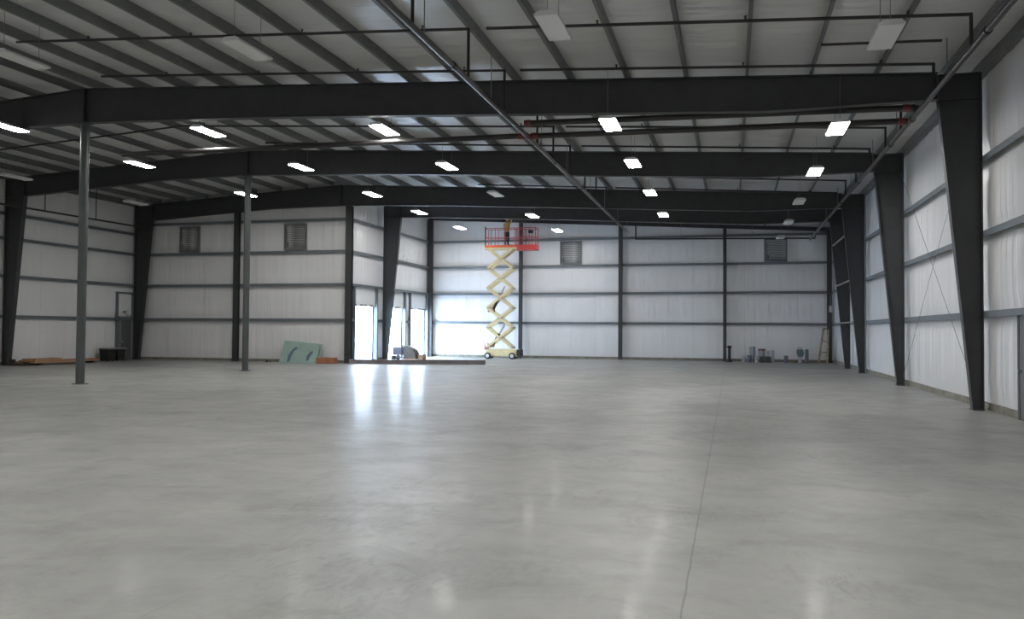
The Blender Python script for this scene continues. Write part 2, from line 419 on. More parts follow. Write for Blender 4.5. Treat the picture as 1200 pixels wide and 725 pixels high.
# ------------------------------------------------------------------ steel frame
def rafter(xa,xb,Y,label,joints=()):
    m=MB(); xs=sorted({xa,xb,*[x for x,_ in BOT if xa<x<xb],*([XC] if xa<XC<xb else [])})
    t=.012; w=.125; ft=.025
    for p,q in zip(xs,xs[1:]):
        m.prism([(p,bot(p)+ft*.5),(q,bot(q)+ft*.5),(q,top(q)-ft*.5),(p,top(p)-ft*.5)],1,Y-t,Y+t)
        m.prism([(p,bot(p)),(q,bot(q)),(q,bot(q)+ft),(p,bot(p)+ft)],1,Y-w,Y+w)
        m.prism([(p,top(p)-ft),(q,top(q)-ft),(q,top(q)),(p,top(p))],1,Y-w,Y+w)
    for x in joints:
        m.box(x-.02,x+.02,Y-w,Y+w,bot(x),top(x)-.01)
        for k in range(6):
            z=bot(x)+.12+k*(top(x)-bot(x)-.24)/5
            for yy in (-.08,.08): m.tube((x-.045,Y+yy,z),(x+.045,Y+yy,z),.014,n=6)
    o=m.build('rafter_beam','frame'); return tag(o,label,'beam','rafter beams')
rafter(XL+1.08,XR-.94,Y1,'nearest charcoal steel rafter beam spanning the full width on the first tapered column',(XC+.02,))
rafter(XL+1.08,XR-.94,Y2,'second charcoal steel rafter beam from the front, on the second tapered column',(XC+.02,))
rafter(XL+1.08,XR-.94,Y3,'third charcoal steel rafter beam, running above the wall with two louvers',(XC+.02,))
rafter(XJ+1.29,XR-.94,Y4,'shorter fourth rafter beam just behind the third, from the open doors to right',())
m=MB(); m.prism([(XJ+.05,top(XJ)-.22),(XR,top(XR)-.22),(XR,top(XR)),(XJ+.05,top(XJ))],1,YE-.01,YE+.01)
m.prism([(XJ+.05,top(XJ)-.24),(XR,top(XR)-.24),(XR,top(XR)-.215),(XJ+.05,top(XJ)-.215)],1,YE-.08,YE+.01)
tag(m.build('end_rafter','frame'),'thin dark channel rafter along the roofline of the far wall','beam')
def taper(xo,Y,s,label,ztop_,ztin,wtop=.94,wbot=.24):
    """xo outer flange face, s=+1: tapers toward -x (right columns), s=-1: toward +x"""
    root=thing('tapered_column',label,'column',(xo-s*wbot/2,Y,0),'tapered steel columns')
    m=MB(); ft=.025; t=.012; w=.11
    xi0=xo-s*wbot; xi1=xo-s*wtop
    m.prism([(xo,0.02),(xi0,0.02),(xi1,ztin),(xi1,ztop_-.02),(xo,ztop_-.02)],1,Y-t,Y+t)
    m.box(*sorted((xo,xo-s*ft)),Y-w,Y+w,.02,ztop_-.02)
    m.prism([(xi0,.02),(xi0+s*ft,.02),(xi1+s*ft,ztin),(xi1,ztin)],1,Y-w,Y+w); m.box(*sorted((xi1,xi1+s*ft)),Y-w,Y+w,ztin,ztop_-.02)
    m.box(*sorted((xo,xi1)),Y-w,Y+w,ztin-.01,ztin+.015)
    m.box(*sorted((xo,xi1)),Y-w,Y+w,ztop_-.03,ztop_-.005); m.build('column_web_and_flanges','frame',root)
    b=MB(); b.box(*sorted((xo+s*.0,xi0-s*.02)),Y-.14,Y+.14,0,.022)
    for a in (.05,wbot-.05):
        for yy in (-.125,.125): b.tube((xo-s*a,Y+yy*.0-.13 if yy<0 else Y+.13,.02),(xo-s*a,Y-.13 if yy<0 else Y+.13,.06),.012,n=6)
    b.build('base_plate','frame',root)
    return root
for Y,l in ((Y1,'nearest charcoal tapered steel column standing by the right wall'),(Y2,'second charcoal tapered column from the front along the right wall'),
            (Y3,'third tapered column along the right wall, in front of the closely spaced fourth'),(Y4,'farthest tapered column on the right wall, tied by pale struts to the third')):
    taper(XR,Y,1,l,HE,7.38)
taper(XL,Y2,-1,'tapered steel column against the left wall at the left picture edge',top(XL),7.84,1.08,.34)
taper(XL,Y3,-1,'tapered steel column in the far left corner beside the grey door',top(XL),7.84,1.08,.34)
taper(XJ+.2,Y4,-1,'tapered steel column between the bright open doorways',top(XJ)-.02,8.3,1.08,.25)
# short struts between the last two right columns
for z,n in ((6.12,'top'),(4.1,'middle'),(2.24,'bottom')):
    xi=XR-.24-(.70)*(z/7.38)
    tag(MB().box(xi-.01,xi+.05,Y3+.1,Y4-.1,z,z+.06).build('column_strut','louver'),'pale horizontal strut tying the third and fourth right columns, %s of three'%n,'strut','column struts')
# round pipe posts
for Y,l in ((Y1,'near round grey pipe post under the nearest rafter on the left'),(Y2,'far round grey pipe post under the second rafter')):
    root=thing('pipe_post',l,'column',(XC,Y,0),'round pipe posts')
    MB().tube((XC,Y,.02),(XC,Y,bot(XC)-.02),.135,n=32).build('shaft','post',root)
    b=MB(); b.box(XC-.17,XC+.17,Y-.17,Y+.17,0,.022)
    b.build('base_plate','post',root)
    b=MB(); b.box(XC-.2,XC+.2,Y-.13,Y+.13,bot(XC)-.025,bot(XC)-.001); b.build('cap_plate','frame',root)
# wide-flange end posts
def wf(x,Y,z1,w,d,label,m='frame',z0=0):
    o=MB(); o.box(x-w/2,x+w/2,Y-.0,Y+.014,z0,z1).box(x-w/2,x+w/2,Y+d-.014,Y+d,z0,z1).box(x-.006,x+.006,Y,Y+d,z0,z1)
    o.box(x-w/2-.02,x+w/2+.02,Y-.02,Y+d,z0,z0+.02)
    return tag(o.build('wall_post',m),label,'post','wall posts')
wf(-13.23,YE-.22,top(-13.2)-.25,.22,.2,'dark steel wall post on the far wall just behind the scissor lift')
wf(-6.75,YE-.22,top(-6.7)-.25,.24,.2,'dark steel wall post on the far wall right of the louver')
wf(-.40,YE-.22,top(-.4)-.25,.2,.2,'dark steel wall post on the far wall beside the black stand')
wf(-26.25,Y3+.0,bot(-26.2)+.0,.3,.2,'dark steel wall post between the two louvers on the left')
wf(XJ+.25,Y3-.02,bot(XJ)-.03,.36,.22,'dark corner post left of the nearest open doorway')
wf(XJ+.25,YE-.24,top(XJ)-.28,.36,.2,'dark corner post between the open doors and far wall')
wf(XR-.16,YE-.24,top(XR)-.26,.26,.2,'dark corner post at the right end of the far wall')

# cross bracing on the right wall and the thin conduit
for a,b,l in (((XR-.05,Y1+.1,7.3),(XR-.05,Y2-.1,.3),'thin diagonal brace rod falling away from the nearest right column top'),
              ((XR-.09,Y1+.1,.3),(XR-.09,Y2-.1,7.3),'thin diagonal brace rod rising away from the nearest right column foot')):
    tag(MB().tube(a,b,.0065,n=6).build('brace_rod','wire'),l,'rod','brace rods')
tag(MB().tube((XR-.04,38.6,0),(XR-.04,38.6,7.9),.028,n=8).build('conduit','girt'),'thin grey vertical conduit on the right wall before the third column','conduit')

# ------------------------------------------------------------------ louvers
def louver(x0,x1,y,z0,z1,label):
    root=thing('wall_louver',label,'louver',((x0+x1)/2,y,z0),'wall louvers')
    f=MB(); w=.08; y0,y1=y-.12,y+.06
    f.box(x0,x0+w,y0,y1,z0,z1).box(x1-w,x1,y0,y1,z0,z1).box(x0+w,x1-w,y0,y1,z0,z0+w).box(x0+w,x1-w,y0,y1,z1-w,z1)
    f.build('louver_frame','louver_dark',root)
    s=MB(); n=15; h=(z1-z0-2*w)/n
    for k in range(n):
        z=z0+w+k*h
        s.add([(x0+w,y-.07,z),(x1-w,y-.07,z),(x1-w,y+.0,z+h*.96),(x0+w,y+.0,z+h*.96),(x0+w,y-.055,z-.012),(x1-w,y-.055,z-.012),(x1-w,y+.015,z+h*.96-.012),(x0+w,y+.015,z+h*.96-.012)],
              [(0,1,2,3),(7,6,5,4),(0,4,5,1),(1,5,6,2),(2,6,7,3),(3,7,4,0)])
    s.build('louver_blades','blade',root)
    a=MB(); a.cbox(x0+.12,x0+.27,y-.16,y-.07,z0+.18,z0+.4,.01); a.box(x0+.14,x0+.17,y-.12,y-.09,z0+.4,z1-.3)
    a.build('actuator','louver_dark',root)
louver(-30.1,-28.8,PYA-.03,6.06,7.5,'grey wall louver left of the wall post on the left')
louver(-23.5,-22.15,PYA-.03,6.06,7.5,'grey wall louver right of the wall post, above the teal boards')
louver(-10.68,-9.27,PYE-.03,6.06,7.55,'grey wall louver on the far wall right of the scissor lift')
louver(1.9,3.22,PYE-.03,6.02,7.4,'grey wall louver high at the right end of the far wall')

# ------------------------------------------------------------------ high-bay lights
LW,LL=.44,1.3
def light(x,y,z,on,label):
    root=thing('high_bay_light',label,'light',(x,y,z),'high-bay lights')
    h=MB(); h.prism([(x-LW/2,z),(x+LW/2,z),(x+LW/2,z+.035),(x+LW/2-.09,z+.085),(x-LW/2+.09,z+.085),(x-LW/2,z+.035)],1,y-LL/2,y+LL/2)
    h.build('housing','housing',root)
    MB().box(x-LW/2+.012,x+LW/2-.012,y-LL/2+.012,y+LL/2-.012,z-.012,z).build('diffuser','diff_on' if on else 'diff_off',root)
    zt=top(x)+.02
    for yy in (y-LL*.38,y+LL*.38): MB().tube((x,yy,z+.08),(x,yy,zt),.006,n=5).build('hanger_wire','wire',root)
rowY=[15.75,22.6,28.55,35.1,41.6,48.2]
def hz(x): return min(7.1+SL*(2.66-x), 8.17) if x>-25 else 7.89
C=[(2.66,'row nearest the right wall',[0,1,1,0,0,0],rowY),
   (-3.2,'second row from the right wall',[0,1,1,1,1],[14.7,22.1,27.4,33.4,39.9]),
   (-10.1,'third row from the right wall',[0,1,1,0,1,1],[15.4,22.6,28.2,34.6,41.5,47.9]),
   (-16.35,'fourth row from the right wall',[0,1,1,1,1,1],[15.6,22.8,28.7,35.3,41.3,48.1]),
   (-22.4,'row left of the posts',[1,1,1],[20.9,26.95,34.2]),
   (-28.2,'row nearest the left wall',[0,0],[26.75,33.7])]
ZO={(2.66,1):(2.585,21.95,6.95),(-3.2,1):(-3.07,21.2,7.2)}
for X,nm,on,ys in C:
    for i,(o,y) in enumerate(zip(on,ys)):
        z = hz(X) if X>-20 else (8.19 if X>-25 else 7.88)
        xx=X
        if (X,i) in ZO: xx,y,z=ZO[X,i]
        light(xx,y,z,o,'%s linear high-bay light, %s from the camera in the %s'%('lit' if o else 'unlit',ORD[i],nm))
for X in (2.66,-3.2,-10.1,-16.35,-22.4,-28.2):     # the rows carry on over and behind the camera
    for y,s in ((9.0,'just ahead of the camera'),(2.2,'above the camera'),(-4.2,'behind the camera')):
        nm={2.66:'nearest the right wall',-3.2:'second from the right wall',-10.1:'third from the right wall',-16.35:'fourth from the right wall',-22.4:'left of the posts',-28.2:'nearest the left wall'}[X]
        light(X,y,hz(X) if X>-20 else (8.19 if X>-25 else 7.88),1,'lit overhead high-bay light %s, row %s'%(s,nm))

# ------------------------------------------------------------------ sprinkler pipes
RMP=.062; XM,ZM=-5.68,7.38; XP,ZP=4.42,7.22
def zb(X): return 8.52-.062*(X+5.6) if X>XC else 8.52-.062*(XC+5.6)*0+.0-SL*(XC-X)+.89-.03
def main(x,z,y0,y1,label,cps,hang):
    root=thing('sprinkler_main_pipe',label,'pipe',(x,y0,z),'main sprinkler pipes')
    MB().tube((x,y0,z),(x,y1,z),RMP,n=16).build('pipe','mainpipe',root)
    for y in cps: 
        q=MB(); q.tube((x,y-.08,z),(x,y+.08,z),RMP*1.3,n=16); q.build('coupling','pipe',root)
    for y in cps[1::2]:
        q=MB(); q.tube((x,y-.055,z),(x,y+.055,z),RMP*1.32,n=16); q.build('red_coupling','red',root)
    for y in hang: MB().tube((x,y,z+.05),(x,y,top(x)),.012,n=6).build('hanger_rod','wire',root)
main(XM,ZM,2,46.6,'long grey-brown sprinkler main running diagonally away through the picture middle',[8,12.4,16.2,22.6,26.4,31.4,36.2,41],[14.5,19,24.5,28.5,33.5,37.5,42,45.8])
main(XP,ZP,2,50.4,'long sprinkler main running away beside the right columns',[8,12.4,16.2,22.5,25.4,31.4,36.2,41],[14.5,19,24.5,28.5,33.5,37.5,42,46])
def branch(y,xs,drop,label,r=.034,heads=True,z=None):
    """xs: left end .. right end with a drop into a main at the right end"""
    x0,x1=xs; zf=z or zb
    root=thing('sprinkler_branch_pipe',label,'pipe',(x1,y,zf(x1)),'branch sprinkler pipes')
    pts=[(x0,y,zf(x0))]+([(XC,y,zf(XC))] if x0<XC<x1 else [])+[(x1,y,zf(x1))]
    if drop: pts.append((x1,y,drop))
    MB().path(pts,r).build('pipe','pipe',root)
    if heads:
        x=x1-1.1
        while x>x0:
            h=MB(); h.tube((x,y,zf(x)+.02),(x,y,zf(x)+.09),.018,n=8); h.tube((x,y,zf(x)+.09),(x,y,zf(x)+.1),.034,n=8)
            h.build('sprinkler_head','pipe',root); x-=3.05
NM=['first','second','third','fourth','fifth','sixth','seventh','eighth']
YS=[13.9,17.2,20.2,23.9,26.2,29.1,32.2,35.0,38.0]
pl={13.9:'nearest overhead, just above the picture top',17.2:'first full one across the near ceiling',20.2:'just in front of the nearest rafter',23.9:'hidden behind the nearest rafter',26.2:'midway between the nearest and second rafters',
    29.1:'just in front of the second rafter',32.2:'right behind the second rafter',35.0:'midway between second and third rafters',38.0:'just in front of the third rafter'}
left_end={13.9:-18.2,17.2:-18.2,20.2:-18.2,23.9:-18.2,26.2:-28.4,29.1:-18.2,32.2:-18.2,35.0:-12,38.0:-12}
for y in YS:
    branch(y,(left_end[y],XM),ZM+.063,'thin black left sprinkler branch, %s'%pl[y])
    branch(y,(XM+.42,XP+.0),ZP+.063,'thin black right sprinkler branch, %s'%pl[y])
# cross mains behind the near rafter
def cross(y,pts,label,fit,r=.08):
    root=thing('sprinkler_cross_main',label,'pipe',pts[0],'cross mains'); MB().path(pts,r,14).build('pipe','pipe',root)
    for i,p in enumerate(fit): MB().tube((p[0]-.09,p[1],p[2]),(p[0]+.09,p[1],p[2]),r*1.18,n=14).build('red_fitting','red',root)
cross(21.9,[(XM+.13,21.9,7.56),(XP-.1,21.9,7.36),(XP,22.0,7.36),(XP,22.0,ZP+.05)],'thick black cross main just under the nearest rafter beam, right of the main',[(XM+.2,21.9,7.556),(XP-.25,21.9,7.362)])
cross(22.75,[(-19.6,22.75,7.56),(XM-.063,22.75,7.42)],'thick black cross main reaching left from the main towards the near post',[(XM-.2,22.75,7.42)])
cross(22.75,[(XM+.063,22.75,7.40),(XP-.063,22.75,7.24)],'thick black lower cross main between the two long mains',[(XM+.2,22.75,7.40),(XP-.2,22.75,7.24)])
# short pipe under the right end of the near ceiling, end wall pipe, left wall pipe
tag(MB().tube((1.9,19.0,8.14),(4.32,19.0,8.03),.03).build('short_pipe','pipe'),'short black pipe under the ceiling before the nearest right column','pipe')
root=thing('end_wall_pipe','black sprinkler pipe stepping down and running along the far wall top','pipe',(-5.76,50.9,7.5))
MB().path([(-5.76,50.9,8.45),(-5.76,50.9,7.52),(4.75,50.9,7.33)],.045).build('pipe','pipe',root)
for x in (-3.0,1.2): MB().tube((x,50.9,7.48),(x,50.9,top(x)),.01,n=6).build('hanger_rod','wire',root)
MB().tube((4.75,50.9,7.33),(4.75,50.9,7.9),.03).build('riser','pipe',root)
root=thing('left_wall_pipe','black sprinkler pipe hanging along the far left wall','pipe',(-31.35,27,7.25))
MB().tube((-31.35,20,7.2),(-31.35,38.3,7.32),.045).build('pipe','pipe',root)
for y in (25.0,31.4,34.6,37.6): MB().tube((-31.35,y,7.28),(-31.35,y,top(-31.35)+.1),.022,n=8).build('hanger_rod','pipe',root)

# ------------------------------------------------------------------ scissor lift
LX,LY=-13.86,49.3
L=thing('scissor_lift','cream and red scissor lift raised to the roof in front of the far wall','scissor lift',(LX,LY,0))
c=MB(); c.cbox(LX-1.0,LX+.98,LY-.36,LY+.36,.16,.56,.03); c.cbox(LX-1.05,LX+1.02,LY-.33,LY+.33,.5,.62,.02); c.build('chassis','cream',L)
c=MB(); c.cbox(LX+1.0,LX+1.24,LY-.34,LY+.34,.2,.6,.02); c.build('end_step','rubber',L)
c=MB(); c.cbox(LX-1.12,LX-.98,LY-.3,LY+.3,.55,.72,.02); c.tube((LX-1.05,LY-.28,.72),(LX-1.05,LY-.28,1.0),.03); c.tube((LX-1.05,LY+.28,.72),(LX-1.05,LY+.28,1.0),.03); c.build('red_end_post','liftpink',L)
for sx in (-.86,.72):
    for sy in (-1,1):
        yy=LY+sy*.38
        w=MB(); w.tube((LX+sx,yy-.07,.2),(LX+sx,yy+.07,.2),.2,n=24)
        wo=w.build('wheel','rubber',L)
        h=MB(); h.tube((LX+sx,yy+sy*.06,.2),(LX+sx,yy+sy*.085,.2),.12,.10,n=20); h.build('hub','housing',wo)
zs=[.72+1.235*i for i in range(6)]; xa,xb=LX-.93,LX+.68
for i in range(5):
    for sy in (-1,1):
        for d in (0,1):
            yy=LY+sy*(.30 if d else .38)
            p=((xa if d==0 else xb)+(0),yy,zs[i]); q=((xb if d==0 else xa),yy,zs[i+1])
            a=MB(); a.bar(p,q,.06,.15,(0,0,1)); a.build('scissor_arm','cream',L)
    # pivot pins
    p=MB()
    for x,z in ((xa,zs[i]),(xb,zs[i]),((xa+xb)/2,(zs[i]+zs[i+1])/2)):
        p.tube((x,LY-.44,z),(x,LY+.44,z),.045,n=12)
    p.build('pivot_pin','steel',L)
for z0,z1,k in ((.85,2.15,0),(3.05,4.55,1)):
    p0=Vector((LX-.66,LY-.0,z0)); p1=Vector((LX+.12,LY-.0,z1)); mid=p0.lerp(p1,.55)
    cy=MB().tube(p0,mid,.085,n=14).build('hydraulic_cylinder','black',L)
    MB().tube(mid,p1,.045,n=12).build('cylinder_rod','steel',cy)
    MB().cbox(p0.x-.3,p0.x+.1,LY-.15,LY+.15,z0-.12,z0+.08,.02).build('cylinder_bracket','orangewood',L)
zp=6.98
c=MB(); c.cbox(LX-1.12,LX+1.0,LY-.38,LY+.38,zp-.14,zp-.02,.02); c.build('platform_base','cream',L)
c=MB(); c.cbox(LX-1.12,LX+.9,LY-.37,LY+.37,zp-.02,zp+.13,.015); c.build('platform_toe_board','liftorange',L)
c=MB(); c.cbox(LX+.9,LX+2.22,LY-.37,LY+.37,zp-.2,zp+.13,.02); c.build('extension_deck','liftred',L)
def rails(x0,x1,m,name,ends):
    r=MB(); z0,z1=zp+.1,zp+1.18
    for yy in (LY-.35,LY+.35):
        for z in (z0+.5,z1): r.tube((x0,yy,z),(x1,yy,z),.022,n=8)
        n=3
        for k in range(n+1): r.tube((x0+(x1-x0)*k/n,yy,z0),(x0+(x1-x0)*k/n,yy,z1),.022,n=8)
    for x in ends:
        for z in (z0+.5,z1): r.tube((x,LY-.35,z),(x,LY+.35,z),.022,n=8)
    r.build(name,m,L)
rails(LX-1.08,LX+.86,'liftpink','guardrail',(LX-1.08,)); rails(LX+.95,LX+2.16,'liftpink','extension_guardrail',(LX+2.16,))
c=MB(); c.cbox(LX+1.72,LX+2.0,LY-.45,LY-.28,zp+.82,zp+1.02,.02); c.build('control_box','black',L)
c=MB(); c.box(LX-1.11,LX-1.05,LY-.38,LY-.3,zp+.1,zp+1.3); c.build('gate_post','black',L)
c=MB(); c.tube((LX-.7,LY-.36,zp+.15),(LX-.7,LY-.36,zp+1.1),.03); c.build('folded_rail','bluebucket',L)

# ------------------------------------------------------------------ person on the lift
def skin(name, pts, edges, rad, m, parent, sub=1, root=0):
    me=bpy.data.meshes.new(name); me.from_pydata(pts,edges,[]); me.update()
    o=bpy.data.objects.new(name,me); col.objects.link(o)
    sk=o.modifiers.new('Skin','SKIN'); 
    lay=me.skin_vertices[0].data
    for i,r in enumerate(rad): lay[i].radius=(r,r) if isinstance(r,(int,float)) else r
    lay[root].use_root=True
    sk.use_smooth_shade=True; o.modifiers.new('Sub','SUBSURF').levels=sub; o.modifiers['Sub'].render_levels=sub+1
    me.materials.append(M[m])
    if parent is not None: o.parent=parent
    return o
P=thing('person','person in a tan jacket, dark trousers and yellow helmet standing on the raised lift','person',(LX+.22,LY-.02,zp+.13))
P.rotation_euler=(0,0,math.radians(160))
# local frame: x = person's left, y = forward(-y front)
pel=(0,0,.86); J=[pel,(0,.01,1.05),(0,.0,1.28),(0,.0,1.40),(0,-.02,1.47),(0,-.04,1.56),(0,-.03,1.64),   # 0..6 spine, neck, head
 (.17,0,1.36),(.26,-.14,1.22),(.24,-.34,1.28),(.235,-.41,1.31),              # 7-10 left arm bent forward to the rail
 (-.17,0,1.37),(-.27,-.10,1.50),(-.22,-.16,1.74),(-.215,-.17,1.83),          # 11-14 right arm raised
 (.09,0,.80),(.10,-.03,.46),(.11,.02,.09),(.12,-.13,.05),                    # 15-18 left leg
 (-.09,0,.80),(-.11,-.02,.46),(-.12,.04,.09),(-.14,-.10,.05)]                # 19-22 right leg
E_=[(0,1),(1,2),(2,3),(3,4),(4,5),(5,6),(2,7),(7,8),(8,9),(9,10),(2,11),(11,12),(12,13),(13,14),(0,15),(15,16),(16,17),(17,18),(0,19),(19,20),(20,21),(21,22)]
R_=[.13,.12,.14,.09,.052,.085,.075,.06,.045,.03,.034,.06,.045,.03,.034,.085,.055,.04,.035,.085,.055,.04,.035]
skin('body',J,E_,R_,'skin',P,1)
def sub(ix): return ix
def clothes(name,idx,grow,m,ends={}):
    mp={k:i for i,k in enumerate(idx)}; e=[(mp[a],mp[b]) for a,b in E_ if a in mp and b in mp]
    skin(name,[ends.get(k,J[k]) for k in idx],e,[R_[k]+grow for k in idx],m,P,1,0)
clothes('jacket',[1,0,2,3,7,8,9,11,12,13],.028,'jacket',{0:(0,0,.93)})
_r=R_[0]; R_[0]=.085; clothes('trousers',[0,15,16,17,19,20,21],.022,'trousers'); R_[0]=_r
for s in (1,-1):
    b=MB(); x=.115*s; y0=.0
    pr=skin('boot',[(x,.05,.06),(x,-.06,.05),(x+.01*s,-.17,.04),(x,.045,.16)],[(0,1),(1,2),(0,3)],[(.055),(.05),.042,.055],'black',P,1)
# fingers
def hand(c, d, up, side):
    c=Vector(c); d=Vector(d).normalized(); up=Vector(up).normalized(); s=d.cross(up).normalized()
    pts=[tuple(c)]; ed=[]; rad=[.022]
    for k,(off,ln) in enumerate(((-.03,.07),(-.01,.085),(.01,.09),(.03,.08))):
        a=c+s*off+d*.035; b=a+d*ln*.5-up*.012; e=b+d*ln*.35-up*ln*.45
        n=len(pts); pts+= [tuple(a),tuple(b),tuple(e)]; ed+=[(0,n),(n,n+1),(n+1,n+2)]; rad+=[.011,.010,.008]
    a=c-s*.03*side+d*.005; b=a-s*.025*side+d*.03; e=b+d*.03-up*.02; n=len(pts)
    pts+=[tuple(a),tuple(b),tuple(e)]; ed+=[(0,n),(n,n+1),(n+1,n+2)]; rad+=[.013,.011,.009]
    skin('hand',pts,ed,rad,'skin',P,1)
hand(J[10],(0,-1,.15),(0,0,1),1); hand(J[14],(0,-.2,1),(0,1,.2),-1)
def local(mb,name,m,parent):
    o=mb.build(name,m,None,origin=(0,0,0)); o.location=(0,0,0); o.parent=parent; return o
h=MB(); h.lathe([(.118,1.625),(.12,1.66),(.108,1.71),(.075,1.745),(.02,1.76)],(0,-.03,0),20); h.lathe([(.155,1.62),(.155,1.632),(.11,1.64)],(0,-.045,0),20)
local(h,'helmet','helmet',P)
fc=MB(); fc.ball((0,-.125,1.575),.014,8,5,1.4); local(fc,'nose','skin',P)
fc=MB(); fc.ball((.03,-.11,1.60),.010); fc.ball((-.03,-.11,1.60),.010); local(fc,'eyes','black',P)
fc=MB(); fc.box(-.022,.022,-.118,-.108,1.528,1.536); local(fc,'mouth','redwood',P)
fc=MB(); fc.ball((.085,-.03,1.58),.018,8,5,1.5); fc.ball((-.085,-.03,1.58),.018,8,5,1.5); local(fc,'ears','skin',P)

# ------------------------------------------------------------------ things on the floor
# long beam lying before the open doors
a=Vector((-19.15,38.75,0)); b=Vector((-12.35,40.65,0)); d=(b-a).normalized(); s=Vector((-d.y,d.x,0))
m=MB()
for z0,z1,w in ((0,.03,.11),(.03,.21,.015),(.21,.24,.11)):
    vs=[tuple(p+s*q*w+Vector((0,0,z))) for p in (a,b) for q in (-1,1) for z in (z0,z1)]
    m.add(vs,[(0,1,3,2),(4,6,7,5),(0,4,5,1),(2,3,7,6),(0,2,6,4),(1,5,7,3)])
for t in [i/9 for i in range(10)]:
    p=a.lerp(b,min(max(t,.005),.995)); m.add([tuple(p+s*q*.1+d*r*.008+Vector((0,0,z))) for r in (-1,1) for q in (-1,1) for z in (.02,.22)],[(0,1,3,2),(4,6,7,5),(0,4,5,1),(2,3,7,6),(0,2,6,4),(1,5,7,3)])
tag(m.build('steel_beam','beam'),'long grey steel beam lying on the floor before the open doors','beam')

# lumber along the left wall
for i,y in enumerate((30.6,31.4)):
    tag(MB().cbox(-32.35,-31.35,y-.08,y+.08,0,.1,.01).build('wood_sleeper','darkwood'),['dark wood bearer at the near end of the lumber pile','second dark wood bearer under the lumber pile'][i],'wood block')
tag(MB().cbox(-32.35,-31.35,34.6,34.75,0,.1,.01).build('wood_sleeper','darkwood'),'dark wood bearer at the far end of the lumber pile','wood block')
def board(x0,x1,y0,y1,z0,z1,m,label,grp): tag(MB().cbox(x0,x1,y0,y1,z0,z1,.006).build('lumber_board',m),label,'board',grp)
for k in range(4):
    board(-32.3+k*.24,-32.08+k*.24,30.9+.07*((k*3)%4),35.2-.05*k,.10,.16,'lightwood','long tan board in the bottom layer of the lumber pile at left','bottom layer boards')
for k in range(4):
    board(-32.28+k*.24,-32.06+k*.24,31.0-.06*((k*2)%3),33.2+.08*(k%3),.16,.23,'orangewood','orange-tan board in the upper layers of the lumber pile at left','upper layer boards')
for k in range(3):
    board(-32.25+k*.24,-32.03+k*.24,31.15+.05*k,33.0-.1*k,.23,.30,'lightwood','short tan board on the top of the lumber pile at left','top boards')
for k in range(2):
    board(-32.2+k*.26,-31.97+k*.26,33.35,35.4,.16,.21,'redwood','red-brown board on the far half of the lumber pile at left','far half boards')
tag(MB().cbox(-32.15,-31.9,30.35,30.5,0,.3,.02).build('wood_block','darkwood'),'small dark block standing at the near end of the lumber pile','wood block')

# two black storage bins with a shared grey lid, against the left wall
for y,l in ((36.6,'near black storage bin against the left wall, under the grey sheet'),(37.27,'far black storage bin by the left wall, next to the door')):
    root=thing('storage_bin',l,'bin',(-32.25,y,0),'black storage bins')
    bz=MB(); bz.prism([(y-.24,.06),(y+.24,.06),(y+.3,.58),(y-.3,.58)],0,-32.5,-31.95); bz.build('bin_body','black',root)
    bz=MB(); bz.cbox(-32.53,-31.92,y-.31,y+.31,.58,.63,.01); bz.build('bin_lid','black',root)
    for yy in (-.17,.17):
        for xx in (-32.42,-32.03): MB().tube((xx,y+yy-.02,.035),(xx,y+yy+.02,.035),.035,n=10).build('caster','rubber',root)
tag(MB().cbox(-32.52,-31.9,36.25,37.65,.635,.70,.008).build('grey_sheet','louver'),'flat grey sheet lying across the two black storage bins','sheet')
tag(MB().cbox(-32.3,-32.1,37.75,37.95,0,.3,.03).build('small_sack','tarp'),'small pale sack on the floor between the black bins and the door','sack')
root=thing('wall_light_box','small white box light mounted above the far left door','light',(PXL+.12,38.75,2.52))
MB().cbox(PXL+.08,PXL+.2,38.62,38.95,2.5,2.78,.02).build('box','housing',root)
MB().ball((PXL+.2,38.4,2.68),.07).tube((PXL+.09,38.4,2.68),(PXL+.2,38.4,2.68),.03).build('lamp_head','girt',root)

# teal boards leaning on the recess wall
def leaning(x0,x1,h0,h1,y,lean,th,label):
    root=thing('teal_insulation_board',label,'board',((x0+x1)/2,y,0),'teal boards')
    m=MB(); v=[]
    for dy in (0,th):
        for (x,z) in ((x0,.0),(x1,.0),(x1+.06,h1),(x0+.14,h0)):
            v.append((x,y+dy+lean*z,z+.001))
    m.add(v,[(3,2,1,0),(4,5,6,7),(0,1,5,4),(1,2,6,5),(2,3,7,6),(3,0,4,7)]); m.build('board','teal',root); return root
r1=leaning(-23.15,-21.0,1.12,.90,38.62,.3,.05,'front teal insulation board leaning below the right louver, dark blue marks on it')
r2=leaning(-23.22,-21.15,1.17,.96,38.70,.3,.05,'middle teal insulation board, just behind the marked front board')
r3=leaning(-23.1,-20.95,1.15,.99,38.78,.3,.05,'rearmost teal insulation board of the leaning stack')
def mark(poly):
    m=MB(); v=[]
    for off in (-.004,.0):
        for x,z in poly: v.append((x,38.62+.3*z+off,z))
    n=len(poly); m.add(v,[tuple(range(n)),tuple(range(2*n-1,n-1,-1))]+[(i,(i+1)%n,(i+1)%n+n,i+n) for i in range(n)]); m.build('printed_mark','navy',r1)
mark([(-22.72,.05),(-22.55,.05),(-22.5,.35),(-22.38,.62),(-22.18,.75),(-22.3,.85),(-22.52,.68),(-22.68,.4)])
mark([(-21.62,.12),(-21.46,.12),(-21.4,.35),(-21.28,.5),(-21.25,.62),(-21.42,.6),(-21.58,.38)])
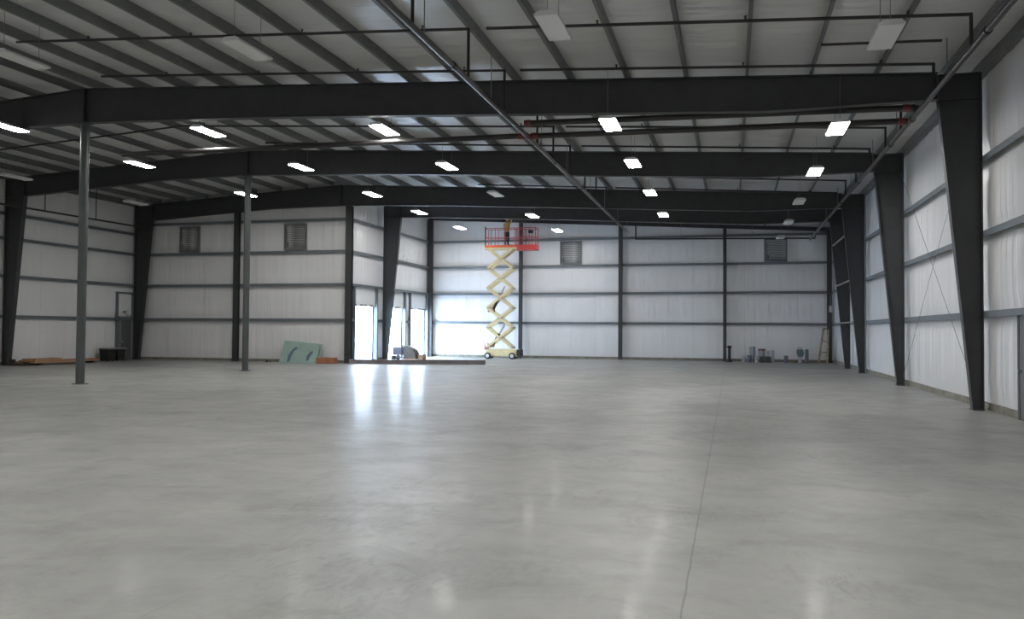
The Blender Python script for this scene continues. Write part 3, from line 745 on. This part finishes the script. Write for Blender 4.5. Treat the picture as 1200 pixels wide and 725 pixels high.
for x0,l in ((-20.9,'left red-brown wooden box beside the teal boards'),(-20.4,'right red-brown wooden box, closer to the corner post')):
    root=thing('wooden_box',l,'box',(x0+.24,38.7,0),'red-brown boxes')
    MB().cbox(x0,x0+.48,38.5,38.95,0,.3,.015).build('box_body','redwood',root)
    MB().box(x0-.005,x0+.485,38.49,38.51,.2,.24).box(x0-.005,x0+.485,38.49,38.51,.06,.10).build('slat','orangewood',root)
for x,y,r,l in ((-23.9,39.0,.05,'tiny dark scrap on the floor left of the teal boards'),(-24.0,38.8,.07,'small dark lump of debris left of the teal boards')):
    tag(MB().ball((x,y,r*.8),r,8,5,.8).build('debris_lump','darkwood'),l,'debris')

# things in front of the open doors
root=thing('portable_generator','grey portable generator on wheels in front of the open doors','generator',(-18.75,44.5,0))
c=MB(); x0,x1=-19.15,-18.5
c.cbox(x0+.02,x1-.02,44.25,44.75,.30,.78,.05); c.build('engine_body','bluebucket',root)
c=MB()
for yy in (44.22,44.78):
    c.tube((x0,yy,.12),(x0,yy,.84),.022); c.tube((x1,yy,.12),(x1,yy,.84),.022); c.tube((x0,yy,.84),(x1,yy,.84),.022); c.tube((x0,yy,.18),(x1,yy,.18),.022)
for x in (x0,x1): c.tube((x,44.22,.84),(x,44.78,.84),.022)
c.build('carry_frame','girt',root)
for yy in (44.18,44.82): MB().tube((x0+.15,yy-.03,.15),(x0+.15,yy+.03,.15),.15,n=18).build('wheel','rubber',root)
MB().tube((x1-.05,44.3,0),(x1-.05,44.3,.2),.025).tube((x1-.05,44.7,0),(x1-.05,44.7,.2),.025).build('foot','rubber',root)
root=thing('pallet','wooden pallet on the floor under the olive wrapped load','pallet',(-18.05,44.5,0))
c=MB()
for k in range(6): c.box(-18.42+k*.145,-18.42+k*.145+.1,44.1,44.9,.1,.12)
c.build('deck_boards','lightwood',root)
for yy in (44.13,44.5,44.87): MB().box(-18.42,-17.6,yy-.03,yy+.03,0,.1).build('runner','lightwood',root)
c=MB(); vs=[]; 
prof=[(-18.4,.12),(-17.62,.12),(-17.64,.42),(-17.75,.6),(-17.95,.74),(-18.2,.84),(-18.38,.86)]
c.prism(prof,1,44.15,44.85); o=c.build('wrapped_load','tarp'); tag(o,'olive-grey wrapped load sloping down to the right on a pallet','load')
bv=o.modifiers.new('Bevel','BEVEL'); bv.width=.06; bv.segments=3
root=thing('cardboard_box','brown cardboard box right of the wrapped load','box',(-17.35,44.5,0))
MB().cbox(-17.56,-17.2,44.3,44.7,0,.36,.008).build('box_body','cardboard',root)
MB().box(-17.40,-17.36,44.295,44.705,.2,.363).build('tape','lightwood',root)

# things along the far wall at right
root=thing('black_stand','short black stand with flared foot beside the right wall post','stand',(-.14,50.3,0))
MB().lathe([(.2,0),(.2,.03),(.13,.09),(.085,.16),(.085,.8)],(-.14,50.3,0)).build('stand_body','black',root)
MB().lathe([(.10,.8),(.125,.82),(.125,.94),(.06,.97)],(-.14,50.3,0)).build('stand_cap','black',root)
def bucket(x,y,r,h,m,label,lid=None,z=0):
    root=thing('bucket',label,'bucket',(x,y,z),'buckets')
    MB().lathe([(r*.85,0),(r*.97,h*.85),(r*1.05,h*.86),(r*1.05,h*.9),(r,h*.9),(r,h),(r*.94,h),(r*.8,.02)] if not lid else [(r*.85,0),(r*.97,h*.9),(r,h*.9)],(x,y,z)).build('bucket_body',m,root)
    if lid: MB().lathe([(r*1.06,h*.9),(r*1.06,h),(r*.9,h*1.01)],(x,y,z)).build('bucket_lid',lid,root)
    hb=MB(); pts=[(x-r,y-.0,z+h*.85)]+[(x-r*math.cos(PI*k/8),y-r*.95,z+h*(.85-.4*math.sin(PI*k/8))) for k in range(9)]+[(x+r,y,z+h*.85)]
    for p,q in zip(pts,pts[1:]): hb.tube(p,q,.005,n=5)
    hb.build('bucket_handle','wire',root)
bucket(.69,50.35,.12,.36,'bucket','pale bucket at the left end of the right-hand clutter','housing')
bucket(1.0,50.2,.14,.42,'bluebucket','dark blue-grey bucket next to the pale left-end bucket')
bucket(1.42,50.1,.11,.36,'bucket','pale bucket in front of the upright grey panels','housing')
for x0,x1,h,mm,l in ((1.02,1.2,.92,'bluegrey','light blue-grey upright panel leaning behind the buckets'),(1.22,1.36,.93,'bluebucket','dark narrow upright panel next to the light one')):
    tag(MB().prism([(x0,.0),(x1,.0),(x1,h),(x0,h)],1,50.55,50.6).build('upright_panel',mm),l,'panel','upright panels')
for x0,l in ((1.58,'left dark green crate under the red-rimmed drum'),(1.92,'right dark green crate beside the drum crate')):
    root=thing('plastic_crate',l,'crate',(x0+.15,50.35,0),'dark green crates')
    c=MB(); c.cbox(x0,x0+.31,50.18,50.5,0,.34,.015); c.build('crate_body','green',root)
    c=MB(); c.box(x0-.01,x0+.32,50.17,50.51,.33,.36); c.build('crate_rim','green',root)
root=thing('drum','squat grey drum with red rim on the left green crate','drum',(1.72,50.35,.36))
MB().lathe([(.17,.36),(.19,.42),(.19,.68),(.17,.7)],(1.72,50.35,0)).build('drum_body','louver',root)
MB().lathe([(.2,.7),(.21,.72),(.21,.78),(.17,.8)],(1.72,50.35,0)).build('drum_rim','red',root)
bucket(2.08,50.35,.1,.34,'bucket','small white pail standing on the right green crate','housing',z=.362)
tag(MB().cbox(2.26,2.42,50.3,50.5,0,.72,.02).build('cable_box','bluegrey'),'tall slim blue-grey box at the right of the green crates','box')
bucket(3.07,50.3,.12,.42,'bluebucket','lone dark purple-grey bucket between the clutter and the ladder')
bucket(3.82,50.1,.11,.36,'bucket','tall white bucket holding the dark blue tool bag','housing')
root=thing('tool_bag','dark blue tool bag sitting on the tall white bucket','bag',(3.85,50.12,.37))
c=MB(); c.prism([(3.72,.372),(3.98,.372),(4.05,.6),(3.98,.8),(3.66,.8),(3.64,.6)],1,50.0,50.25); o=c.build('bag_body','navy',root); bv=o.modifiers.new('Bevel','BEVEL'); bv.width=.03; bv.segments=2
MB().path([(3.72,50.12,.79),(3.75,50.12,.9),(3.9,50.12,.9),(3.93,50.12,.79)],.012,8).build('bag_handle','black',root)
tag(MB().lathe([(.1,0),(.1,.78),(.085,.8)],(4.22,50.35,0)).build('blue_tube','bluebucket'),'blue-grey tube standing right of the tool bag','tube')
# scrap timber strip along the base
tag(MB().cbox(3.3,4.75,50.75,50.9,0,.15,.01).build('timber_strip','curb'),'greenish timber strip lying along the far wall before the ladder','board')
# stepladder leaning, seen nearly edge-on
root=thing('stepladder','tan folding stepladder standing by the right end of the far wall','ladder',(5.15,50.5,0))
A=[]; Hh=1.98
def lr(p,q,m='ladderyel',w=.095,t=.10,nm='side_rail'): MB().bar(p,q,w,t,(0,1,0)).build(nm,m,root)
def railpt(side,z,dx): return (4.93+side*(.50-.09*z)+.115*z*(1-side)*1.15, 50.35+dx, z)
lr((4.86,50.3,0),(5.14,50.45,Hh)); lr((5.34,50.3,0),(5.40,50.45,Hh))
lr((4.92,50.85,0),(5.16,50.5,Hh),nm='rear_rail'); lr((5.38,50.85,0),(5.42,50.5,Hh),nm='rear_rail')
for k in range(1,6):
    z=k*.32; t=z/Hh
    p=Vector((4.86,50.3,0)).lerp(Vector((5.14,50.45,Hh)),t); q=Vector((5.34,50.3,0)).lerp(Vector((5.40,50.45,Hh)),t)
    MB().bar(p,q,.12,.06,(0,0,1)).build('step','housing' if k%2 else 'ladderyel',root)
MB().cbox(5.1,5.44,50.38,50.58,Hh,Hh+.05,.01).build('top_cap','black',root)
root=thing('switch_box','small white electrical box fixed to the corner post by the ladder','electrical box',(XR-.12,YE-.29,3.0))
MB().cbox(XR-.19,XR-.03,YE-.35,YE-.245,2.98,3.36,.01).build('box','housing',root)
MB().tube((XR-.11,YE-.28,3.36),(XR-.11,YE-.28,4.1),.015).build('conduit','louver',root)

# ------------------------------------------------------------------ light and camera
w=bpy.data.worlds.new('World'); bpy.context.scene.world=w; w.use_nodes=True
bg=w.node_tree.nodes['Background']; bg.inputs[0].default_value=(.62,.79,1.0,1); bg.inputs[1].default_value=26.0

cam=bpy.data.cameras.new('camera'); co=bpy.data.objects.new('camera',cam); col.objects.link(co)
f,yaw,pitch,roll,hh=956.6414,.2629,.0252,.0069,1.8058
def ray(r2,u2):
    cr,sr=math.cos(roll),math.sin(roll); r=r2*cr-u2*sr; u=r2*sr+u2*cr
    cp,sp=math.cos(pitch),math.sin(pitch); Z=u*cp+sp; d=cp-u*sp
    cy,sy=math.cos(yaw),math.sin(yaw); return Vector((r*cy-d*sy,r*sy+d*cy,Z))
fw=ray(0,0); rt=ray(1,0)-fw; up=ray(0,1)-fw
Rm=Matrix((rt,up,-fw)).transposed().to_4x4()
co.matrix_world=Matrix.Translation((0,0,hh))@Rm
cam.sensor_width=36; cam.lens=f/1200*36; cam.clip_end=400
sc=bpy.context.scene; sc.camera=co
vs=sc.view_settings; vs.view_transform='Standard'; vs.look='None'; vs.exposure=.38; vs.gamma=1; vs.use_curve_mapping=False
